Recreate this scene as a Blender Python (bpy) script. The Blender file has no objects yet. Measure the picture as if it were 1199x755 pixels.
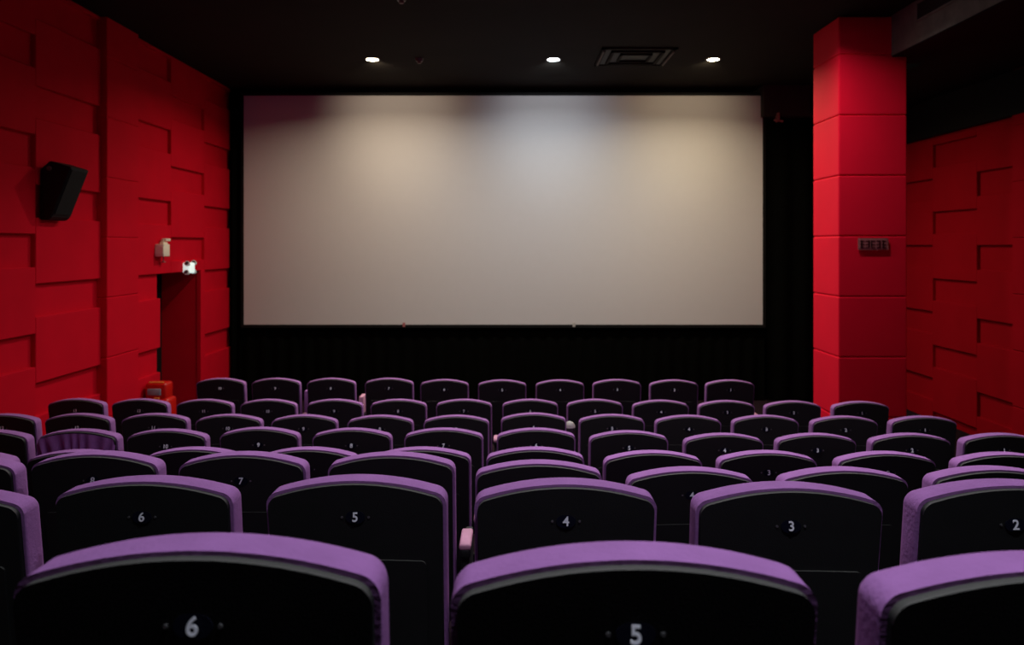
import bpy, bmesh, math, random
from mathutils import Vector, Matrix
random.seed(7)
C = bpy.data.collections.new('cinema'); bpy.context.scene.collection.children.link(C)
R = math.radians
F = 900.0; CX = 599.5; CY = 287.0; EYE = 2.37      # pixels, eye height above front floor

# ------------------------------------------------------------ materials
def mat(name, col, rough=0.6, spec=0.3, metal=0.0, noise=0.0, nscale=20, bump=0.0, bscale=200, emis=None, estr=0, sheen=0.0):
    m = bpy.data.materials.new(name); m.use_nodes = True
    nt = m.node_tree; n = nt.nodes; l = nt.links
    b = n['Principled BSDF']
    b.inputs['Base Color'].default_value = (*col, 1); b.inputs['Roughness'].default_value = rough
    b.inputs['Specular IOR Level'].default_value = spec; b.inputs['Metallic'].default_value = metal
    if sheen: b.inputs['Sheen Weight'].default_value = sheen
    tc = n.new('ShaderNodeTexCoord')
    if noise:
        t = n.new('ShaderNodeTexNoise'); t.inputs['Scale'].default_value = nscale; t.inputs['Detail'].default_value = 5
        l.new(tc.outputs['Object'], t.inputs['Vector'])
        mx = n.new('ShaderNodeMix'); mx.data_type = 'RGBA'
        mx.inputs['A'].default_value = (*[c*(1-noise) for c in col], 1)
        mx.inputs['B'].default_value = (*[min(1, c*(1+noise)) for c in col], 1)
        l.new(t.outputs['Fac'], mx.inputs['Factor']); l.new(mx.outputs['Result'], b.inputs['Base Color'])
    if bump:
        t2 = n.new('ShaderNodeTexNoise'); t2.inputs['Scale'].default_value = bscale; t2.inputs['Detail'].default_value = 3
        l.new(tc.outputs['Object'], t2.inputs['Vector'])
        bp = n.new('ShaderNodeBump'); bp.inputs['Strength'].default_value = bump; bp.inputs['Distance'].default_value = 0.004
        l.new(t2.outputs['Fac'], bp.inputs['Height']); l.new(bp.outputs['Normal'], b.inputs['Normal'])
    if emis:
        b.inputs['Emission Color'].default_value = (*emis, 1); b.inputs['Emission Strength'].default_value = estr
    return m
M = {}
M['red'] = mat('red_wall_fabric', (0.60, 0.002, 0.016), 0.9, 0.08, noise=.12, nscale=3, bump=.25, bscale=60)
M['red_right'] = mat('red_wall_fabric_shaded', (0.34, 0.001, 0.008), 0.9, 0.08, noise=.12, nscale=3, bump=.25, bscale=60)  # darker copy of the red fabric, right wall's shade put into the colour
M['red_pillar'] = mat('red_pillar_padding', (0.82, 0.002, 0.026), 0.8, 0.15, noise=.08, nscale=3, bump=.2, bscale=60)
M['soffit'] = mat('soffit_dark', (0.045, 0.042, 0.034), 0.8, 0.1, noise=.2, nscale=5)
M['black'] = mat('black_paint', (0.006, 0.006, 0.006), 0.8, 0.15, noise=.3, nscale=4)
M['ceil'] = mat('ceiling_black', (0.012, 0.0095, 0.007), 0.85, 0.1, noise=.3, nscale=2)
M['curtain'] = mat('curtain_black', (0.004, 0.004, 0.003), 0.95, 0.05, noise=.3, nscale=6)
M['carpet'] = mat('dark_carpet', (0.02, 0.01, 0.014), 0.95, 0.05, noise=.4, nscale=60, bump=.4)
M['screen'] = mat('screen_canvas', (0.55, 0.53, 0.515), 0.85, 0.1, noise=.02, nscale=8, bump=.05, bscale=300)
M['shell'] = mat('seat_shell_black', (0.015, 0.016, 0.0155), 0.55, 0.25, noise=.15, nscale=15, bump=.2, bscale=350)
M['shelledge'] = mat('seat_shell_edge', (0.10, 0.10, 0.088), 0.6, 0.35, noise=.15, nscale=20)
M['purple'] = mat('purple_upholstery', (0.36, 0.155, 0.41), 0.9, 0.1, noise=.18, nscale=14, bump=.5, bscale=90)
M['purple_dark'] = mat('purple_cover', (0.30, 0.11, 0.36), 0.9, 0.1, noise=.3, nscale=14, bump=.4, bscale=90)
M['pad'] = mat('armrest_pad', (0.62, 0.30, 0.42), 0.6, 0.3, noise=.1, nscale=30)
M['plate'] = mat('plate_navy', (0.004, 0.0045, 0.014), 0.7, 0.1, noise=.1)
M['digit'] = mat('digit_white', (0.88, 0.9, 0.95), 0.6, 0.3, noise=.05)
M['screw'] = mat('screw_steel', (0.25, 0.25, 0.25), 0.45, 0.5, metal=.8, noise=.05)
M['duct'] = mat('duct_grey', (0.14, 0.136, 0.105), 0.7, 0.3, noise=.35, nscale=9)
M['grille'] = mat('grille_dark', (0.01, 0.01, 0.01), 0.6, 0.3, noise=.1)
M['spk'] = mat('speaker_black', (0.006, 0.006, 0.006), 0.6, 0.3, noise=.2, nscale=30)
M['spkmesh'] = mat('speaker_mesh', (0.008, 0.008, 0.008), 0.8, 0.2, noise=.4, nscale=200)
M['ivory'] = mat('ivory_plastic', (0.85, 0.76, 0.6), 0.5, 0.4, noise=.04)
M['white'] = mat('white_plastic', (0.8, 0.88, 0.86), 0.4, 0.4, noise=.03)
M['lampglow'] = mat('white_housing_glow', (0.8, 0.9, 0.9), 0.3, 0.4, emis=(.8, 1, .95), estr=.6)
M['lampblack'] = mat('lamp_socket', (0.03, 0.03, 0.035), 0.3, 0.5, noise=.1)
M['cabred'] = mat('cabinet_red', (0.58, 0.008, 0.004), 0.35, 0.5, noise=.06, nscale=12)
M['cabglass'] = mat('cabinet_window', (0.28, 0.33, 0.38), 0.2, 0.6, noise=.35, nscale=12)
M['cabyellow'] = mat('cabinet_band', (0.85, 0.28, 0.05), 0.4, 0.5, noise=.1)
M['plaque'] = mat('plaque_metal', (0.42, 0.14, 0.14), 0.5, 0.4, metal=.3, noise=.3, nscale=60)
M['plaquedark'] = mat('plaque_glyphs', (0.06, 0.004, 0.008), 0.6, 0.3, noise=.2)
M['lampring'] = mat('downlight_ring', (0.12, 0.12, 0.12), 0.4, 0.4, noise=.1)
M['det'] = mat('detector_plastic', (0.16, 0.09, 0.08), 0.5, 0.3, noise=.1)
M['cup'] = mat('tumbler_black', (0.01, 0.013, 0.012), 0.35, 0.5, noise=.1)
M['cuplid'] = mat('tumbler_lid', (0.42, 0.40, 0.36), 0.4, 0.4, noise=.05)
# light caught on the shell's upward lip, painted into the colour by normal
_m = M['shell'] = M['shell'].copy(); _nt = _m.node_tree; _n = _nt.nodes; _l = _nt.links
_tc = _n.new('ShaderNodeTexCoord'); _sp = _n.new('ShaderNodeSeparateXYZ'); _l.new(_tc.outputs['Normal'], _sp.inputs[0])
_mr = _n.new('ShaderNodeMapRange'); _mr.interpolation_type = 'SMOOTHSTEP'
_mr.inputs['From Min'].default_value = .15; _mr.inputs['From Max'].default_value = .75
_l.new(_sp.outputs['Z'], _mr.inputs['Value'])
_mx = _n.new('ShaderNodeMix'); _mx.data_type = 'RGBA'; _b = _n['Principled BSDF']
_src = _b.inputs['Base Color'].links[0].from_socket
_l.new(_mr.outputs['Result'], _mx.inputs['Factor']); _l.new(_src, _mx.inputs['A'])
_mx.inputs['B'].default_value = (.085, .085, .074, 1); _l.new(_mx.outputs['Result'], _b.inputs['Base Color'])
M['shell_plain'] = mat('seat_support_black', (0.014, 0.014, 0.014), 0.55, 0.25, noise=.15, nscale=15)
for nm, c in (('warm', (1, .84, .60)), ('cool', (.86, .94, 1.0)), ('amber', (1, .83, .5))):
    M['em_'+nm] = mat('downlight_lens_'+nm, (0, 0, 0), .5, 0, emis=c, estr=40)
    M['em_'+nm].node_tree.nodes['Principled BSDF'].inputs['Base Color'].default_value = (*c, 1)

# ------------------------------------------------------------ mesh helpers
def obj(name, bm, m, parent=None, smooth=False, matrix=None):
    me = bpy.data.meshes.new(name)
    bmesh.ops.recalc_face_normals(bm, faces=bm.faces[:])
    bm.to_mesh(me); bm.free()
    for mm in (m if isinstance(m, (list, tuple)) else [m]): me.materials.append(mm)
    if smooth:
        for p in me.polygons: p.use_smooth = len(p.vertices) < 9
        if hasattr(me, 'set_sharp_from_angle'): me.set_sharp_from_angle(angle=R(40))
    o = bpy.data.objects.new(name, me); C.objects.link(o)
    if parent: o.parent = parent
    if matrix: o.matrix_local = matrix
    return o
def box(bm, x0, x1, y0, y1, z0, z1, bev=0, seg=2, rot=None, mi=0):
    r = bmesh.ops.create_cube(bm, size=1)
    vs = r['verts']
    for v in vs:
        v.co = Vector(((x0+x1)/2 + v.co.x*(x1-x0), (y0+y1)/2 + v.co.y*(y1-y0), (z0+z1)/2 + v.co.z*(z1-z0)))
    fs = set(f for v in vs for f in v.link_faces)
    for f in fs: f.material_index = mi
    if rot:
        bmesh.ops.rotate(bm, cent=Vector(((x0+x1)/2, (y0+y1)/2, (z0+z1)/2)), matrix=rot, verts=vs)
    if bev:
        es = list(set(e for v in vs for e in v.link_edges))
        bmesh.ops.bevel(bm, geom=es, offset=bev, segments=seg, affect='EDGES', profile=.5)
    return bm
def nb(): return bmesh.new()
def mkbox(*a, **k): return box(nb(), *a, **k)
def cyl(bm, r1, r2, h, mtx, seg=24):
    bmesh.ops.create_cone(bm, cap_ends=True, segments=seg, radius1=r1, radius2=r2, depth=h, matrix=mtx)
    return bm
def T(x, y, z): return Matrix.Translation((x, y, z))
def Rx(a): return Matrix.Rotation(R(a), 4, 'X')
def Ry(a): return Matrix.Rotation(R(a), 4, 'Y')
def thing(name, label, cat, loc=(0, 0, 0), group=None):
    o = bpy.data.objects.new(name, None); C.objects.link(o); o.location = loc
    o.empty_display_size = .1
    o['label'] = label; o['category'] = cat
    if group: o['group'] = group
    return o
def struct(name, bm, m, parent=None, smooth=False):
    o = obj(name, bm, m, parent, smooth)
    if not parent: o['kind'] = 'structure'
    return o
def prism(bm, pts, y0, y1, shear=0.0, ztop=1.0, mi=0):
    """outline pts in xz, extruded along y; y shifts forward below ztop by shear"""
    a = [bm.verts.new((x, y0 + (ztop-z)*shear, z)) for x, z in pts]
    b = [bm.verts.new((x, y1 + (ztop-z)*shear, z)) for x, z in pts]
    n = len(pts)
    fa = bm.faces.new(a); fb = bm.faces.new(b[::-1])
    side = [bm.faces.new((a[i], b[i], b[(i+1) % n], a[(i+1) % n])) for i in range(n)]
    return a, b, fa, fb, side

# ------------------------------------------------------------ seat
def arch(hw, top, sag, r, bot, n=14, rb=.03):
    """arched back outline, counter-clockwise"""
    pts = []
    zc = top - sag
    # top arch from right to left; corner rounded
    def arc_z(x): return top - sag*(x/hw)**2
    xr = hw - r
    zr = arc_z(xr)
    for k in range(4):                                   # bottom left corner
        a = math.pi + k/3*math.pi/2
        pts.append((-hw+rb + rb*math.cos(a), bot+rb + rb*math.sin(a)))
    for k in range(4):
        a = 1.5*math.pi + k/3*math.pi/2
        pts.append((hw-rb + rb*math.cos(a), bot+rb + rb*math.sin(a)))
    slope = 2*sag*xr/hw/hw
    cr = []
    for k in range(10):
        a = k/9*(math.pi/2 - math.atan(slope))
        cr.append((xr + r*math.cos(a), zr - r + r*math.sin(a) - .0*k))
    dz = arc_z(cr[-1][0]) - cr[-1][1]
    cr = [(x, z+dz) for x, z in cr]
    pts += cr
    xe = cr[-1][0]
    for k in range(1, n):
        x = xe - 2*xe*k/n
        pts.append((x, arc_z(x)))
    pts += [(-x, z) for x, z in cr[::-1]]
    return pts
SHEAR = .12
HW = .244
def bevel_loop(bm, vs, off, seg):
    vset = set(vs)
    es = [e for e in bm.edges if e.verts[0] in vset and e.verts[1] in vset and len(e.link_faces) == 2]
    bmesh.ops.bevel(bm, geom=es, offset=off, segments=seg, affect='EDGES', profile=.5, clamp_overlap=True)
def shell_bm():
    bm = nb()
    a, b, fa, fb, side = prism(bm, arch(HW-.009, .9935, .041, .034, .34), 0.0, .03, SHEAR)
    # front (camera side) rim bevel; its lit top is painted in the shell colour
    vset = set(a)
    es = [e for e in bm.edges if e.verts[0] in vset and e.verts[1] in vset]
    r = bmesh.ops.bevel(bm, geom=es, offset=.017, segments=4, affect='EDGES', profile=.6)
    bmesh.ops.recalc_face_normals(bm, faces=bm.faces[:])
    for f in r['faces']:
        f.normal_update()
    return bm
def cushion_bm():
    bm = nb()
    a, b, fa, fb, side = prism(bm, arch(HW, 1.0, .041, .038, .36, n=18), .0165, .105, SHEAR)
    for vs, o in ((a, .012), (b, .028)):
        vset = set(v for v in vs if v.is_valid)
        es = [e for e in bm.edges if e.is_valid and e.verts[0] in vset and e.verts[1] in vset]
        bmesh.ops.bevel(bm, geom=es, offset=o, segments=3, affect='EDGES', profile=.5)
    return bm
def lower_bm():
    bm = nb()
    pts = arch(.19, .785, .004, .015, .40, n=4, rb=.012)
    a, b, fa, fb, side = prism(bm, pts, -.006, .004, SHEAR)
    es = [e for e in bm.edges if e.verts[0] in set(a) and e.verts[1] in set(a)]
    bmesh.ops.bevel(bm, geom=es, offset=.004, segments=2, affect='EDGES')
    return bm
def pan_bm():        # tipped-up seat pan
    bm = nb()
    box(bm, -.20, .20, .17, .25, .34, .64, bev=.03, seg=3, rot=Matrix.Rotation(R(-9), 3, 'X'))
    return bm
def ptop(z, off=0): return (1.0 - z)*SHEAR + off
def plate_bm():
    bm = nb()
    z = .904
    cyl(bm, .0185, .018, .003, T(0, ptop(z, -.0005), z) @ Rx(90) @ Matrix.Diagonal((1.45, 1, 1, 1)), 24)
    return bm
def text_mesh(s, size, bold=.0):
    cu = bpy.data.curves.new('number_text', 'FONT'); cu.body = s; cu.size = size
    cu.align_x = 'CENTER'; cu.align_y = 'CENTER'; cu.extrude = .0008; cu.offset = bold
    o = bpy.data.objects.new('tmp_text', cu); C.objects.link(o)
    dg = bpy.context.evaluated_depsgraph_get(); dg.update()
    me = bpy.data.meshes.new_from_object(o.evaluated_get(dg))
    bpy.data.objects.remove(o); bpy.data.curves.remove(cu)
    me.materials.clear(); me.materials.append(M['digit'])
    return me
DIG = {n: text_mesh(str(n), .034, .0006) for n in range(1, 14)}

def wrinkle_bm():      # loose gathered fabric cover over the back
    bm = nb()
    nx, nz = 72, 14
    g = []
    for i in range(nx+1):
        x = -HW + 2*HW*i/nx; row = []
        zt = .988 - .041*(x/HW)**2 - (.03 if abs(x) > HW-.01 else 0)
        for k in range(nz+1):
            t = k/nz; z = zt + (.60-zt)*t
            fan = x*(1+.55*t)
            w = .009*math.sin(fan*95+1.7*math.sin(fan*23))*min(1, t*5) * (1-.3*t)
            row.append(bm.verts.new((x, ptop(z) - .012 + w - .010*math.sin(math.pi*min(1, t*1.5)), z)))
        g.append(row)
    for i in range(nx):
        for k in range(nz): bm.faces.new((g[i][k], g[i+1][k], g[i+1][k+1], g[i][k+1]))
    return bm

def make_seat():
    t = thing('cinema_seat', 'x', 'seat')
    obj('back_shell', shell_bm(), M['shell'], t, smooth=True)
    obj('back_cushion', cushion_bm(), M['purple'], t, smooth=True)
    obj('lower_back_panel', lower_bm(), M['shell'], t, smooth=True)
    obj('seat_pan', pan_bm(), M['purple'], t, smooth=True)
    obj('side_support', box(mkbox(.264, .296, .10, .40, 0.0, .60, bev=.008), .258, .302, .09, .44, 0, .03, bev=.006), M['shell_plain'], t, smooth=True)
    arm = nb(); box(arm, .258, .302, .08, .27, .585, .625, bev=.012, seg=3)
    ar = obj('armrest', arm, M['shell_plain'], t, smooth=True)
    pd = nb(); box(pd, .256, .303, .08, .26, .618, .642, bev=.009, seg=3)
    obj('armrest_pad', pd, M['pad'], ar, smooth=True)
    # hinge bracket joining back and support
    obj('hinge_bracket', box(mkbox(-.235, .264, .11, .14, .40, .45, bev=.004), -.20, -.16, .10, .16, .36, .46), M['shell_plain'], t)
    pl = obj('number_plate', plate_bm(), M['plate'], t, smooth=True)
    for sx in (-1, 1):
        s = nb(); cyl(s, .0035, .003, .003, T(sx*.036, ptop(.904, -.001), .904) @ Rx(90), 10)
        obj('plate_screw', s, M['screw'], pl)
    d = bpy.data.objects.new('number', DIG[5]); C.objects.link(d); d.parent = pl
    d.location = (0, ptop(.904, -.0042), .904); d.rotation_euler = (R(90-6.8), 0, 0)
    return t
proto = make_seat()
def children(o): return [c for c in C.objects if c.parent == o]
TREE = [(c, children(c)) for c in children(proto)]
used = [False]
def place_seat(loc, zs, n, label, group):
    if not used[0]:
        root = proto; used[0] = True
        kids = {c.name.split('.')[0]: c for c in children(proto)}
        num = children(kids['number_plate'])
    else:
        root = proto.copy(); C.objects.link(root); kids = {}; num = []
        for c, gs in TREE:
            k = c.copy(); C.objects.link(k); k.parent = root; kids[c.name.split('.')[0]] = k
            for g in gs:
                q = g.copy(); C.objects.link(q); q.parent = k
                if c.name.startswith('number_plate'): num.append(q)
    root.location = loc; root.scale = (1, 1, zs)
    for q in num:
        if q.name.startswith('number'): q.data = DIG[n]
    root['label'] = label; root['group'] = group
    return root, kids

# rows: depth, floor z, list of (cx, top y), number of the first (leftmost) seat
ROWS = [
 ('nearest row', .997, .96, [(222, 622), (746, 632), (1262, 643)], 6),
 ('second nearest row', 2.04, .73, [(-82, 568), (164, 555), (415, 554), (663, 558), (928, 562), (1192, 559)], 7),
 ('third nearest row', 2.93, .54, [(-62, 531), (107, 526.5), (281, 527), (457, 527.5), (631, 537), (811, 545), (992, 545), (1170, 544)], 9),
 ('fourth nearest row', 3.80, .34, [(-48, 526), (86, 525), (224, 522), (359, 522), (493, 522), (627, 522), (766, 526), (901, 526), (1041, 527), (1181, 528)], 10),
 ('fourth row from the screen', 4.74, .21, [(-17, 502), (89, 501), (193, 501), (302, 499), (411, 500), (519, 500), (628, 500), (737, 503), (849, 506), (958, 506), (1069, 506), (1177, 506)], 12),
 ('third row from the screen', 5.71, .10, [(1, 483.5), (89, 483), (179, 483), (266, 484), (355, 484.5), (444.5, 485), (534, 485), (625, 482.5), (717, 484), (807, 485), (898, 485), (991, 486), (1084, 486)], 13),
 ('second row from the screen', 6.71, .0, [(87, 465.7), (162, 466), (238, 466.5), (313, 466.5), (391, 466.5), (466, 466.5), (543, 466.5), (621, 466.5), (697, 466.5), (774.5, 467.5), (852, 468), (930, 468.5), (1010, 469)], 13),
 ('row closest to the screen', 7.77, .0, [(257, 442), (322, 442), (387, 442), (455, 442), (520, 443.5), (588, 444), (656, 444), (723, 443.5), (790, 444), (856, 444)], 10),
]
ORD = ['first', 'second', 'third', 'fourth', 'fifth', 'sixth', 'seventh', 'eighth', 'ninth', 'tenth', 'eleventh', 'twelfth', 'thirteenth']
seat_at = {}
for name, d, fl, seats, n0 in ROWS:
    for i, (cx, ty) in enumerate(seats):
        dd = d
        if name.startswith('second nearest'): dd = [2.12, 2.09, 2.06, 2.03, 1.98, 1.95][i]
        top = EYE - (ty - CY)*(dd+.085)/F
        zs = top - fl
        n = n0 - i
        lab = f'purple-rimmed black cinema seat numbered {n}, {ORD[i]} from left in the {name}'
        wr = name.startswith('fourth row from') and i == 1
        if wr: lab = 'cinema seat with its back wrapped in a loose wrinkled purple cover'
        root, kids = place_seat(((cx-CX)*dd/F, dd, fl), zs, n, lab, 'cinema seats in the ' + name)
        seat_at[(name, i)] = (root, kids)
        if wr:
            del root['group']
            for k in ('number_plate',):
                for c in children(kids[k]): bpy.data.objects.remove(c)
                bpy.data.objects.remove(kids[k])
            obj('wrinkled_cover', wrinkle_bm(), M['purple_dark'], root, smooth=True)
        if name.startswith('row closest') and i in (1, 2):      # upright purple flap beside the armrest
            zt = (.86, .80)[i-1]
            obj('upright_flap', mkbox(.262, .306, .12, .30, .62, zt, bev=.01), M['purple'] if i == 1 else M['pad'], root, smooth=True)
        if i == 0:   # end of the row: a second support
            s = kids['side_support'].copy(); C.objects.link(s); s.parent = root; s.location.x = -.57
            a = kids['armrest'].copy(); C.objects.link(a); a.parent = root; a.location.x = -.57
            for c in children(kids['armrest']):
                c2 = c.copy(); C.objects.link(c2); c2.parent = a

# the dark tumbler on an armrest of the third row from the screen
x_t = (669.8-CX)*5.8/F
t = thing('tumbler', 'dark tumbler with pale domed lid standing on an armrest between two seats', 'tumbler', (x_t, 6.03, .10 + .64))
bm = nb(); cyl(bm, .030, .042, .20, T(0, 0, .102), 28); obj('tumbler_body', bm, M['cup'], t, smooth=True)
bm = nb()
bmesh.ops.create_uvsphere(bm, u_segments=24, v_segments=12, radius=.043, matrix=T(0, 0, .203) @ Matrix.Diagonal((1, 1, 1.1, 1)))
bmesh.ops.delete(bm, geom=[v for v in bm.verts if v.co.z < .199], context='VERTS')
bmesh.ops.holes_fill(bm, edges=[e for e in bm.edges if e.is_boundary], sides=0)
obj('lid', bm, M['cuplid'], t, smooth=True)

# ------------------------------------------------------------ room
XL, XR, YB, YN, ZC = -4.30, 5.70, 11.82, -3.2, 4.76
DY0, DY1, DZ = 9.40, 10.62, 2.02
# tiered floor
bm = nb()
lv = [(YN, .6, 1.16)]
ds = [r[1] for r in ROWS]; fls = [r[2] for r in ROWS]
edges = [.6] + [ds[i]-.30 for i in range(1, 7)]
for i in range(6):
    lv.append((edges[i], edges[i+1], fls[i]))
lv.append((edges[6], 13.4, 0.0))
for y0, y1, z in lv:
    box(bm, XL-1.2, XR+.4, y0, y1, -.3, z)
struct('floor', bm, M['carpet'])
struct('ceiling', mkbox(XL-.4, XR+.4, YN, YB+.5, ZC, ZC+.2), M['ceil'])
struct('wall_back', mkbox(XL-.4, XR+.4, YB+.25, YB+.4, -.3, ZC+.1), M['black'])
struct('wall_rear', mkbox(XL-.4, XR+.4, YN-.15, YN, -.3, ZC+.1), M['black'])

REC = .045
def relief(bm, sgn, X, cols, hole=None):
    """cols: (y0, y1, kind, phase). wall face at |X|, recesses REC deeper"""
    def bx(y0, y1, z0, z1, xin, bev=.006):
        xa = sgn*(abs(X) - xin); xb = sgn*(abs(X) + REC + .01)
        box(bm, min(xa, xb), max(xa, xb), y0, y1, z0, z1, bev=bev, seg=1)
    for y0, y1, kind, ph in cols:
        if kind == 'pil':
            z = ph
            while z > 0: z -= .63
            while z < ZC:
                a, b = max(z+.005, 0), min(z+.63-.005, ZC)
                if b > a: bx(y0, y1, a, b, .065)
                z += .63
            box(bm, min(sgn*(abs(X)-.055), sgn*(abs(X)+.05)), max(sgn*(abs(X)-.055), sgn*(abs(X)+.05)), y0+.005, y1-.005, 0, ZC)
            continue
        z = ph                                           # recess top heights ph + .9k ; proud block from recess top up .6
        while z > 0: z -= .9
        while z < ZC:
            a, b = max(z, 0), min(z+.6, ZC)
            if b > a:
                if hole and y1 > hole[0]+.01 and y0 < hole[1]-.01 and a < hole[2]:
                    for u, v in ((y0, min(y1, hole[0])), (max(y0, hole[1]), y1)):
                        if v - u > .03: bx(u, v, a, b, 0)
                    if b > hole[2]+.03: bx(max(y0, hole[0]), min(y1, hole[1]), hole[2], b, 0)
                else: bx(y0, y1, a, b, 0)
            z += .9
P, Q = 2.02, 2.47
left_cols = [(-3.2, -2.1, 'c', Q), (-2.1, -1.0, 'c', P), (-1.0, -.2, 'pil', 2.45), (-.2, .9, 'c', P), (.9, 2.0, 'c', Q), (2.0, 3.1, 'c', P), (3.1, 3.9, 'pil', 2.45),
             (3.9, 4.9, 'c', P), (4.9, 5.84, 'c', Q+.45), (5.84, 6.94, 'c', Q), (6.94, 8.04, 'c', P), (8.04, 8.72, 'pil', 2.45),
             (8.72, 9.70, 'c', P), (9.70, 10.75, 'c', Q), (10.75, 11.82, 'c', P)]
bm = nb()
xo, xi = XL-.25, XL-REC
box(bm, xo, xi, YN, DY0, 0, ZC); box(bm, xo, xi, DY1, YB, 0, ZC); box(bm, xo, xi, DY0, DY1, DZ, ZC)
relief(bm, -1, XL, left_cols, (DY0, DY1, DZ))
box(bm, XL-REC-.01, XL+.004, DY1-.006, 10.757, 0, DZ-.003, bev=.004, seg=1)
struct('wall_left', bm, M['red'])
# door recess: red reveals, black leaf set back
bm = nb()
box(bm, XL-.62, XL-.25, DY1, DY1+.1, 0, DZ+.1)          # far reveal
box(bm, XL-.62, XL-.25, DY0-.1, DY0, 0, DZ+.1)
box(bm, XL-.62, XL-.25, DY0-.1, DY1+.1, DZ, DZ+.1)
struct('trim_1', bm, M['red'])
bm = nb(); box(bm, XL-.60, XL-.54, DY0, DY1, 0, DZ)
door = struct('door_1', bm, M['black'])
bm = nb(); cyl(bm, .012, .012, 1.0, T(XL-.50, (DY0+DY1)/2, 1.0) @ Ry(0), 12)
for z in (.6, 1.4): box(bm, XL-.545, XL-.50, (DY0+DY1)/2-.01, (DY0+DY1)/2+.01, z-.01, z+.01)
obj('push_bar', bm, M['screw'], door)

PR, QR = 2.37, 2.37+.45
right_cols = [(11.4, 11.9, 'c', QR), (10.42, 11.4, 'c', PR), (9.43, 10.42, 'c', QR), (8.66, 9.43, 'c', PR), (7.88, 8.66, 'pil', 2.45),
              (6.9, 7.88, 'c', PR), (5.9, 6.9, 'c', QR), (4.9, 5.9, 'c', PR), (3.9, 4.9, 'c', QR), (3.1, 3.9, 'pil', 2.45), (2.1, 3.1, 'c', PR),
              (1.1, 2.1, 'c', QR), (.1, 1.1, 'c', PR), (-.9, .1, 'c', QR), (-2.0, -.9, 'c', PR), (-3.2, -2.0, 'c', QR)]
bm = nb()
box(bm, XR+REC, XR+.3, YN, YB+.1, 0, ZC)
relief(bm, 1, XR, right_cols)
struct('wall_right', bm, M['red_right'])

# pillar
t = thing('pillar', 'square red padded pillar with horizontal seams right of the screen', 'pillar', (3.75, 8.34, 0))
bm = nb()
px0, px1, py0, py1 = 3.40-3.75, 4.11-3.75, 8.0-8.34, 8.68-8.34
box(bm, px0+.012, px1-.012, py0+.012, py1-.012, 0, 4.75)
z = 2.37+.095-.63*4
while z < 4.75:
    a, b = max(z+.004, 0), min(z+.626, 4.75)
    if b > a: box(bm, px0, px1, py0, py1, a, b, bev=.012, seg=2)
    z += .63
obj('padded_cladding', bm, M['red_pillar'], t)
# plaque
t = thing('wall_plaque', 'small mauve metal plaque with dark raised characters on red pillar', 'sign', (3.75, 7.99, 2.383))
obj('plaque_panel', mkbox(-.155, .155, -.012, .0, -.062, .062, bev=.012), M['plaque'], t)
bm = nb()
random.seed(3)
for k in range(5):
    x0 = -.135 + k*.056
    for z in (-.035, -.005, .03):
        box(bm, x0, x0+.042, -.016, -.011, z-.004, z+.004)
    for q in range(2):
        xx = x0 + random.choice((.004, .014, .03, .038))
        box(bm, xx-.004, xx+.004, -.016, -.011, -.038, .036)
obj('raised_characters', bm, M['plaquedark'], t)

# bulkhead along the right side + end beam
bm = nb()
box(bm, 3.95, XR+.1, YN, 8.3, 4.34, ZC+.05)
struct('trim_2', bm, [M['duct']])
bm = nb()
box(bm, 3.76, XR+.1, YB-.35, YB+.15, 4.30, ZC)
struct('trim_3', bm, [M['soffit']])
struct('trim_5', mkbox(4.45, XR+.1, 8.3, YB-.36, 4.34, ZC+.05), M['black'])
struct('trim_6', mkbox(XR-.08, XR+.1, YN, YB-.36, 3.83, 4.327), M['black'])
# black underside lining
struct('trim_4', mkbox(3.955, XR+.05, YN, 8.3, 4.328, 4.339), M['black'])
# air grille on bulkhead face
t = thing('air_grille', 'long dark air grille set in the grey bulkhead at upper right', 'vent', (3.95, 6.3, 4.64))
bm = nb()
gx0, gx1 = -1.2, 1.2
for (a, b, c, d) in ((gx0, gx1, .075, .10), (gx0, gx1, -.10, -.075), (gx0, gx0+.025, -.10, .10), (gx1-.025, gx1, -.10, .10)):
    box(bm, -.012, .0, a, b, c, d, bev=.002, seg=1)
obj('grille_frame', bm, M['duct'], t)
obj('grille_backing', mkbox(-.004, 0.001, gx0+.02, gx1-.02, -.08, .08), M['grille'], t)
bm = nb()
for k in range(8):
    zz = -.065 + k*.0185
    box(bm, -.010, -.003, gx0+.02, gx1-.02, zz-.002, zz+.002, rot=Matrix.Rotation(R(30), 3, 'Y'))
obj('louvres', bm, M['grille'], t)

# ------------------------------------------------------------ screen + curtains
SY = 11.62
def pxx(x, d): return (x-CX)*d/F
def pzz(y, d): return EYE + (CY-y)*d/F
sx0, sx1, sz0, sz1 = pxx(285.5, SY), pxx(893, SY), pzz(380, SY), pzz(112, SY)
scx = (sx0+sx1)/2
t = thing('projection_screen', 'large blank pale grey projection screen on the black front wall', 'screen', (scx, SY, sz0))
w = (sx1-sx0)/2; h = sz1-sz0
obj('screen_canvas', mkbox(-w, w, 0, .02, 0, h), M['screen'], t)
bm = nb()
for (a, b, c, d) in ((-w-.05, w+.05, h-.0, h+.05), (-w-.05, w+.05, -.05, 0), (-w-.05, -w, 0, h), (w, w+.05, 0, h)):
    box(bm, a, b, .005, .06, c, d, bev=.004, seg=1)
obj('screen_frame', bm, M['black'], t)
for x in (473, 672):
    xx = pxx(x, SY)-scx
    obj('edge_clip', mkbox(xx-.02, xx+.02, -.012, .0, -.035, .03, bev=.003), M['plaque'] if x == 473 else M['cuplid'], t)
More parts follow.
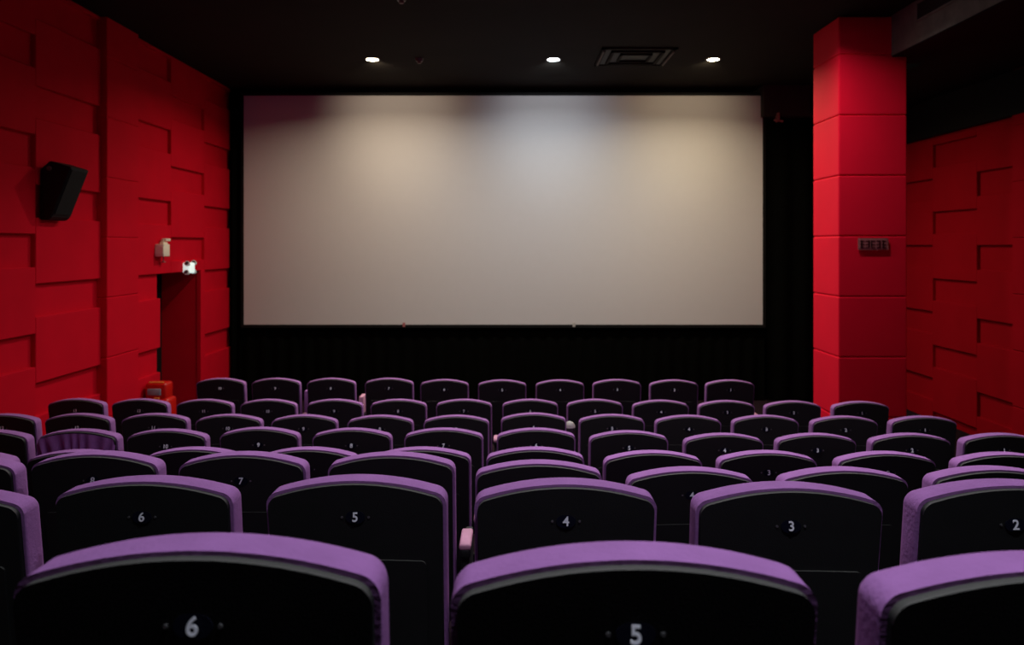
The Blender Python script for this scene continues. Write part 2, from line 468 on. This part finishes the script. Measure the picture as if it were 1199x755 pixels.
def curtain(name, label, x0, x1, z0, z1, y, amp=.022, per=.22, topf=None):
    bm = nb(); n = int((x1-x0)/.022); nz = 10; g = []
    for i in range(n+1):
        x = x0 + (x1-x0)*i/n; col = []
        zt = z1 if topf is None else topf((x-x0)/(x1-x0))
        for k in range(nz+1):
            tt = k/nz
            ph = x/per*2*math.pi + .8*math.sin(x*2.3)
            yy = y + amp*(.6+.4*tt)*math.sin(ph + .35*tt)
            col.append(bm.verts.new((x, yy, zt + (z0-zt)*tt)))
        g.append(col)
    for i in range(n):
        for k in range(nz): bm.faces.new((g[i][k], g[i+1][k], g[i+1][k+1], g[i][k+1]))
    bmesh.ops.solidify(bm, geom=bm.faces[:], thickness=.006)
    o = obj(name, bm, M['curtain'], smooth=True)
    o['label'] = label; o['category'] = 'curtain'
    return o
curtain('stage_curtain', 'black pleated curtain hanging beneath the projection screen', sx0-.1, sx1+.05, .02, sz0-.05, SY+.09)
curtain('side_curtain', 'black pleated curtain hanging between the screen and the red pillar', sx1+.07, XR-.1, .02, 4.27, SY+.03, .03, .3,
        topf=lambda u: 4.27 + (.14*max(0, min(1, (u-.22)*6))))
curtain('narrow_curtain', 'narrow black curtain strip between left red wall and screen', XL+.02, sx0-.07, .02, 4.74, SY+.05, .03, .12)
t = thing('curtain_bracket', 'tiny pinkish metal bracket at top of right black curtain', 'bracket', (pxx(912, 11.4), 11.4, pzz(141, 11.4)))
bm = nb(); box(bm, -.07, .07, 0, .03, -.012, .012, bev=.004, rot=Matrix.Rotation(R(8), 3, 'Y')); box(bm, -.012, .012, 0, .12, -.01, .12)
obj('bracket_arm', bm, M['plaque'], t)

# ------------------------------------------------------------ surround speaker
def speaker(y, sgn=-1, X=XL, label=''):
    t = thing('wall_speaker', label, 'speaker', (X, y, 2.9))
    prof = [(0.0, -.30), (.07, -.30), (.11, -.265), (.285, .18), (.09, .24), (.0, .16)]
    bm = nb(); a, b, fa, fb, side = prism(bm, [(p[0], p[1]) for p in prof], -.0, .30)
    bmesh.ops.bevel(bm, geom=bm.edges[:], offset=.008, segments=2, affect='EDGES')
    obj('speaker_cabinet', bm, M['spk'], t)
    # front grille on the slanted face
    p0, p1 = Vector((.11, 0, -.265)), Vector((.285, 0, .18))
    L = (p1-p0).length; ang = math.atan2(p1.x-p0.x, p1.z-p0.z)
    g = nb(); box(g, -.004, .008, .02, .28, .02, L-.02, bev=.003, seg=1)
    o = obj('speaker_grille', g, M['spkmesh'], t); o.location = (.11, 0, -.265); o.rotation_euler = (0, ang, 0)
    bm = nb(); box(bm, -.01, .03, .1, .2, -.15, .15, bev=.004); obj('wall_bracket', bm, M['spk'], t)
    bm = nb(); cyl(bm, .02, .02, .02, T(.09, -.008, .17) @ Rx(90), 16); obj('pivot_knob', bm, M['det'], t)
    return t
speaker(7.0, label='black slanted surround speaker mounted high on the left red wall')

# beige alarm box
d = 9.35
t = thing('alarm_box', 'beige box with a small bracket on red wall left of doorway', 'alarm', (XL+.02, d, pzz(293, d)))
obj('box_housing', mkbox(-.02, .09, -.10, .07, -.075, .075, bev=.012), M['ivory'], t, smooth=True)
bm = nb(); box(bm, -.0, .05, -.02, .10, .072, .10, bev=.006); box(bm, .0, .06, .03, .16, .11, .145, bev=.01)
box(bm, .0, .03, .02, .05, .09, .13)
obj('top_bracket', bm, M['ivory'], t)
bm = nb(); cyl(bm, .008, .008, .08, T(.02, .04, -.105), 8); box(bm, .0, .04, .02, .07, -.15, -.135, bev=.004); obj('cable_end', bm, M['plaque'], t)
bm = nb(); box(bm, -.015, .085, -.106, -.098, -.045, .045, bev=.004); obj('front_panel', bm, M['ivory'], t)
# emergency light over doorway
d = 10.1
t = thing('emergency_light', 'white twin-lamp emergency light mounted just above the dark doorway', 'lamp', (XL+.03, d, pzz(313.5, d)))
obj('light_housing', mkbox(-.03, .07, -.075, .09, -.07, .07, bev=.018), M['lampglow'], t, smooth=True)  # faint glow added so the housing looks bright white; its lamps are dark
for k, (yy, zz) in enumerate(((-.09, .055), (.12, .06), (-.11, -.06), (.11, -.055))):
    bm = nb(); cyl(bm, .026, .034, .05, T(.045, yy, zz) @ Ry(0) @ Rx(70), 20)
    o = obj('lamp_head', bm, M['white'], t, smooth=True)
    bm = nb(); cyl(bm, .022, .022, .012, T(.045, yy, zz) @ Rx(70) @ T(0, 0, .026), 20)
    obj('lens', bm, M['lampblack'] if k != 1 else M['lampblack'], o)

# red fire cabinet by the doorway
d = 8.9
t = thing('fire_cabinet', 'rounded red fire equipment cabinet with grey window beside the doorway', 'cabinet', (pxx(181, d), d, -.03))
bm = nb(); box(bm, -.16, .16, 0, .24, 0, .62, bev=.04, seg=3); obj('lower_body', bm, M['cabred'], t, smooth=True)
bm = nb(); box(bm, -.125, .125, .02, .22, .60, .80, bev=.035, seg=3); obj('upper_body', bm, M['cabred'], t, smooth=True)
obj('window', mkbox(-.095, .065, .006, .03, .655, .735, bev=.01), M['cabglass'], t, smooth=True)
bm = nb(); cyl(bm, .012, .012, .17, T(0, .05, .80) @ Ry(90), 12); obj('handle', bm, M['cabyellow'], t, smooth=True)
bm = nb(); box(bm, -.155, -.12, -.012, .01, .50, .60, bev=.005); box(bm, -.01, .05, -.008, .02, .615, .635, bev=.005); obj('pale_label', bm, M['cabyellow'], t)

# ------------------------------------------------------------ ceiling fittings
def aim(o, tgt):
    o.rotation_euler = (Vector(tgt)-o.location).to_track_quat('-Z', 'Y').to_euler()
def area(name, loc, size, e, col, tgt=None, spread=138):
    l = bpy.data.lights.new(name, 'AREA'); l.shape = 'DISK'; l.size = size; l.energy = e; l.color = col; l.spread = R(spread)
    o = bpy.data.objects.new(name, l); C.objects.link(o); o.location = loc
    if tgt: aim(o, tgt)
    return o
def spot(name, loc, e, col, tgt, ang, blend=1, rad=.05):
    l = bpy.data.lights.new(name, 'SPOT'); l.energy = e; l.color = col; l.spot_size = R(ang); l.spot_blend = blend; l.shadow_soft_size = rad
    o = bpy.data.objects.new(name, l); C.objects.link(o); o.location = loc; aim(o, tgt)
    return o
def downlight(x, y, kind, label, lens='em_cool', on=True):
    t = thing('recessed_downlight', label, 'light', (x, y, ZC), 'recessed ceiling downlights')
    bm = nb()
    n = 32; rs = ((.095, 0), (.10, -.008), (.078, -.010), (.072, -.002))
    rings = [[bm.verts.new((r*math.cos(2*math.pi*k/n), r*math.sin(2*math.pi*k/n), z)) for k in range(n)] for r, z in rs]
    for a, b in zip(rings, rings[1:]):
        for k in range(n): bm.faces.new((a[k], a[(k+1) % n], b[(k+1) % n], b[k]))
    obj('trim_ring', bm, M['lampring'], t, smooth=True)
    bm = nb(); cyl(bm, .074, .074, .006, T(0, 0, -.006), 32); obj('lens', bm, M[lens], t, smooth=True)
COL = {'warm': (1, .84, .62), 'cool': (.84, .93, 1.0), 'amber': (1, .84, .56)}
for px, kind, lab in ((436, 'warm', 'lit warm recessed downlight in black ceiling above left part of screen'),
                      (648, 'cool', 'lit cool white recessed downlight in black ceiling above middle of screen'),
                      (835, 'amber', 'lit yellowish recessed downlight in black ceiling above right part of screen')):
    dd = 9.87; x = pxx(px, dd)
    downlight(x, dd, kind, lab, 'em_'+kind)
    area('downlight_glow', (x, dd, ZC-.03), .14, {'warm':56,'cool':46,'amber':58}[kind], COL[kind], spread={'warm':158,'cool':162,'amber':154}[kind])
    spot('downlight_beam', (x, dd, ZC-.03), {'warm':70,'cool':70,'amber':60}[kind], COL[kind], (x*.97+.05, SY, 4.36), 80, 1, .05)
k = 0
for dd, e in ((7.25, 24), (3.9, 22), (.6, 20)):
    for x in (-1.7, .53, 2.65):
        e = {7.25: (22, 30, 26), 3.9: (12, 26, 12), .6: (3, 22, 3)}[dd][k % 3]
        l = ['left', 'middle', 'right'][k % 3]; r = ['third', 'second', 'nearest'][k//3]
        downlight(x, dd, 'cool', f'recessed ceiling downlight above the seats, {l} one of the {r} line from the camera')
        area('seat_light', (x, dd, ZC-.03), .14, e, (1.0, .93, .92) if dd > 7 else (.97, .92, 1.0) if dd > 3 else (.84, .86, 1.0), spread=((115 if x < 0 else 150) if dd > 7 else 110 if x < 2 else 90)); k += 1

# cassette air vent
t = thing('ceiling_vent', 'square dark air diffuser in black ceiling right of middle downlight', 'vent', (1.55, 9.75, ZC))
bm = nb()
for r0, r1, z in ((.46, .40, -.018), (.33, .29, -.028), (.2, .17, -.030)):
    for s in (-1, 1):
        box(bm, -r0, r0, min(s*r0, s*r1), max(s*r0, s*r1), z, 0); box(bm, min(s*r0, s*r1), max(s*r0, s*r1), -r0, r0, z, 0)
obj('diffuser_rings', bm, M['ceil'], t)
obj('vent_backing', mkbox(-.45, .45, -.45, .45, -.006, 0), M['grille'], t)
for s in (-1, 1): obj('side_flap', mkbox(s*.43-.008, s*.43+.008, -.36, .36, -.035, -.018), M['duct'], t)
for (px, py, lab) in ((491, 71.5, 'small reddish brown smoke detector in black ceiling right of left downlight'), (470, 0.5, 'small brown smoke detector at the top edge of the picture')):
    dd = (ZC-EYE-.03)*F/(CY-py)
    t = thing('smoke_detector', lab, 'detector', (pxx(px, dd), dd, ZC))
    bm = nb(); cyl(bm, .055, .04, .035, T(0, 0, -.018) @ Rx(180), 20); obj('detector_base', bm, M['lampblack'], t, smooth=True)
    bm = nb(); cyl(bm, .03, .022, .03, T(0, 0, -.045) @ Rx(180), 16); obj('sensor_head', bm, M['det'], t, smooth=True)

# ------------------------------------------------------------ world, camera
w_ = bpy.data.worlds.new('world'); bpy.context.scene.world = w_; w_.use_nodes = True
w_.node_tree.nodes['Background'].inputs[0].default_value = (.6, .5, .7, 1)
w_.node_tree.nodes['Background'].inputs[1].default_value = 0.0
cd = bpy.data.cameras.new('camera'); cam = bpy.data.objects.new('camera', cd); C.objects.link(cam)
cam.location = (0, 0, EYE); cam.rotation_euler = (R(90), 0, 0)
cd.sensor_width = 36; cd.lens = 36*F/1199; cd.shift_y = -(377.5-CY)/1199; cd.clip_start = .05
cd.dof.use_dof = True; cd.dof.focus_distance = 2.6; cd.dof.aperture_fstop = 4.0
bpy.context.scene.camera = cam
sc = bpy.context.scene
sc.view_settings.view_transform = 'Standard'; sc.view_settings.look = 'None'; sc.view_settings.exposure = 0
sc.cycles.use_denoising = True
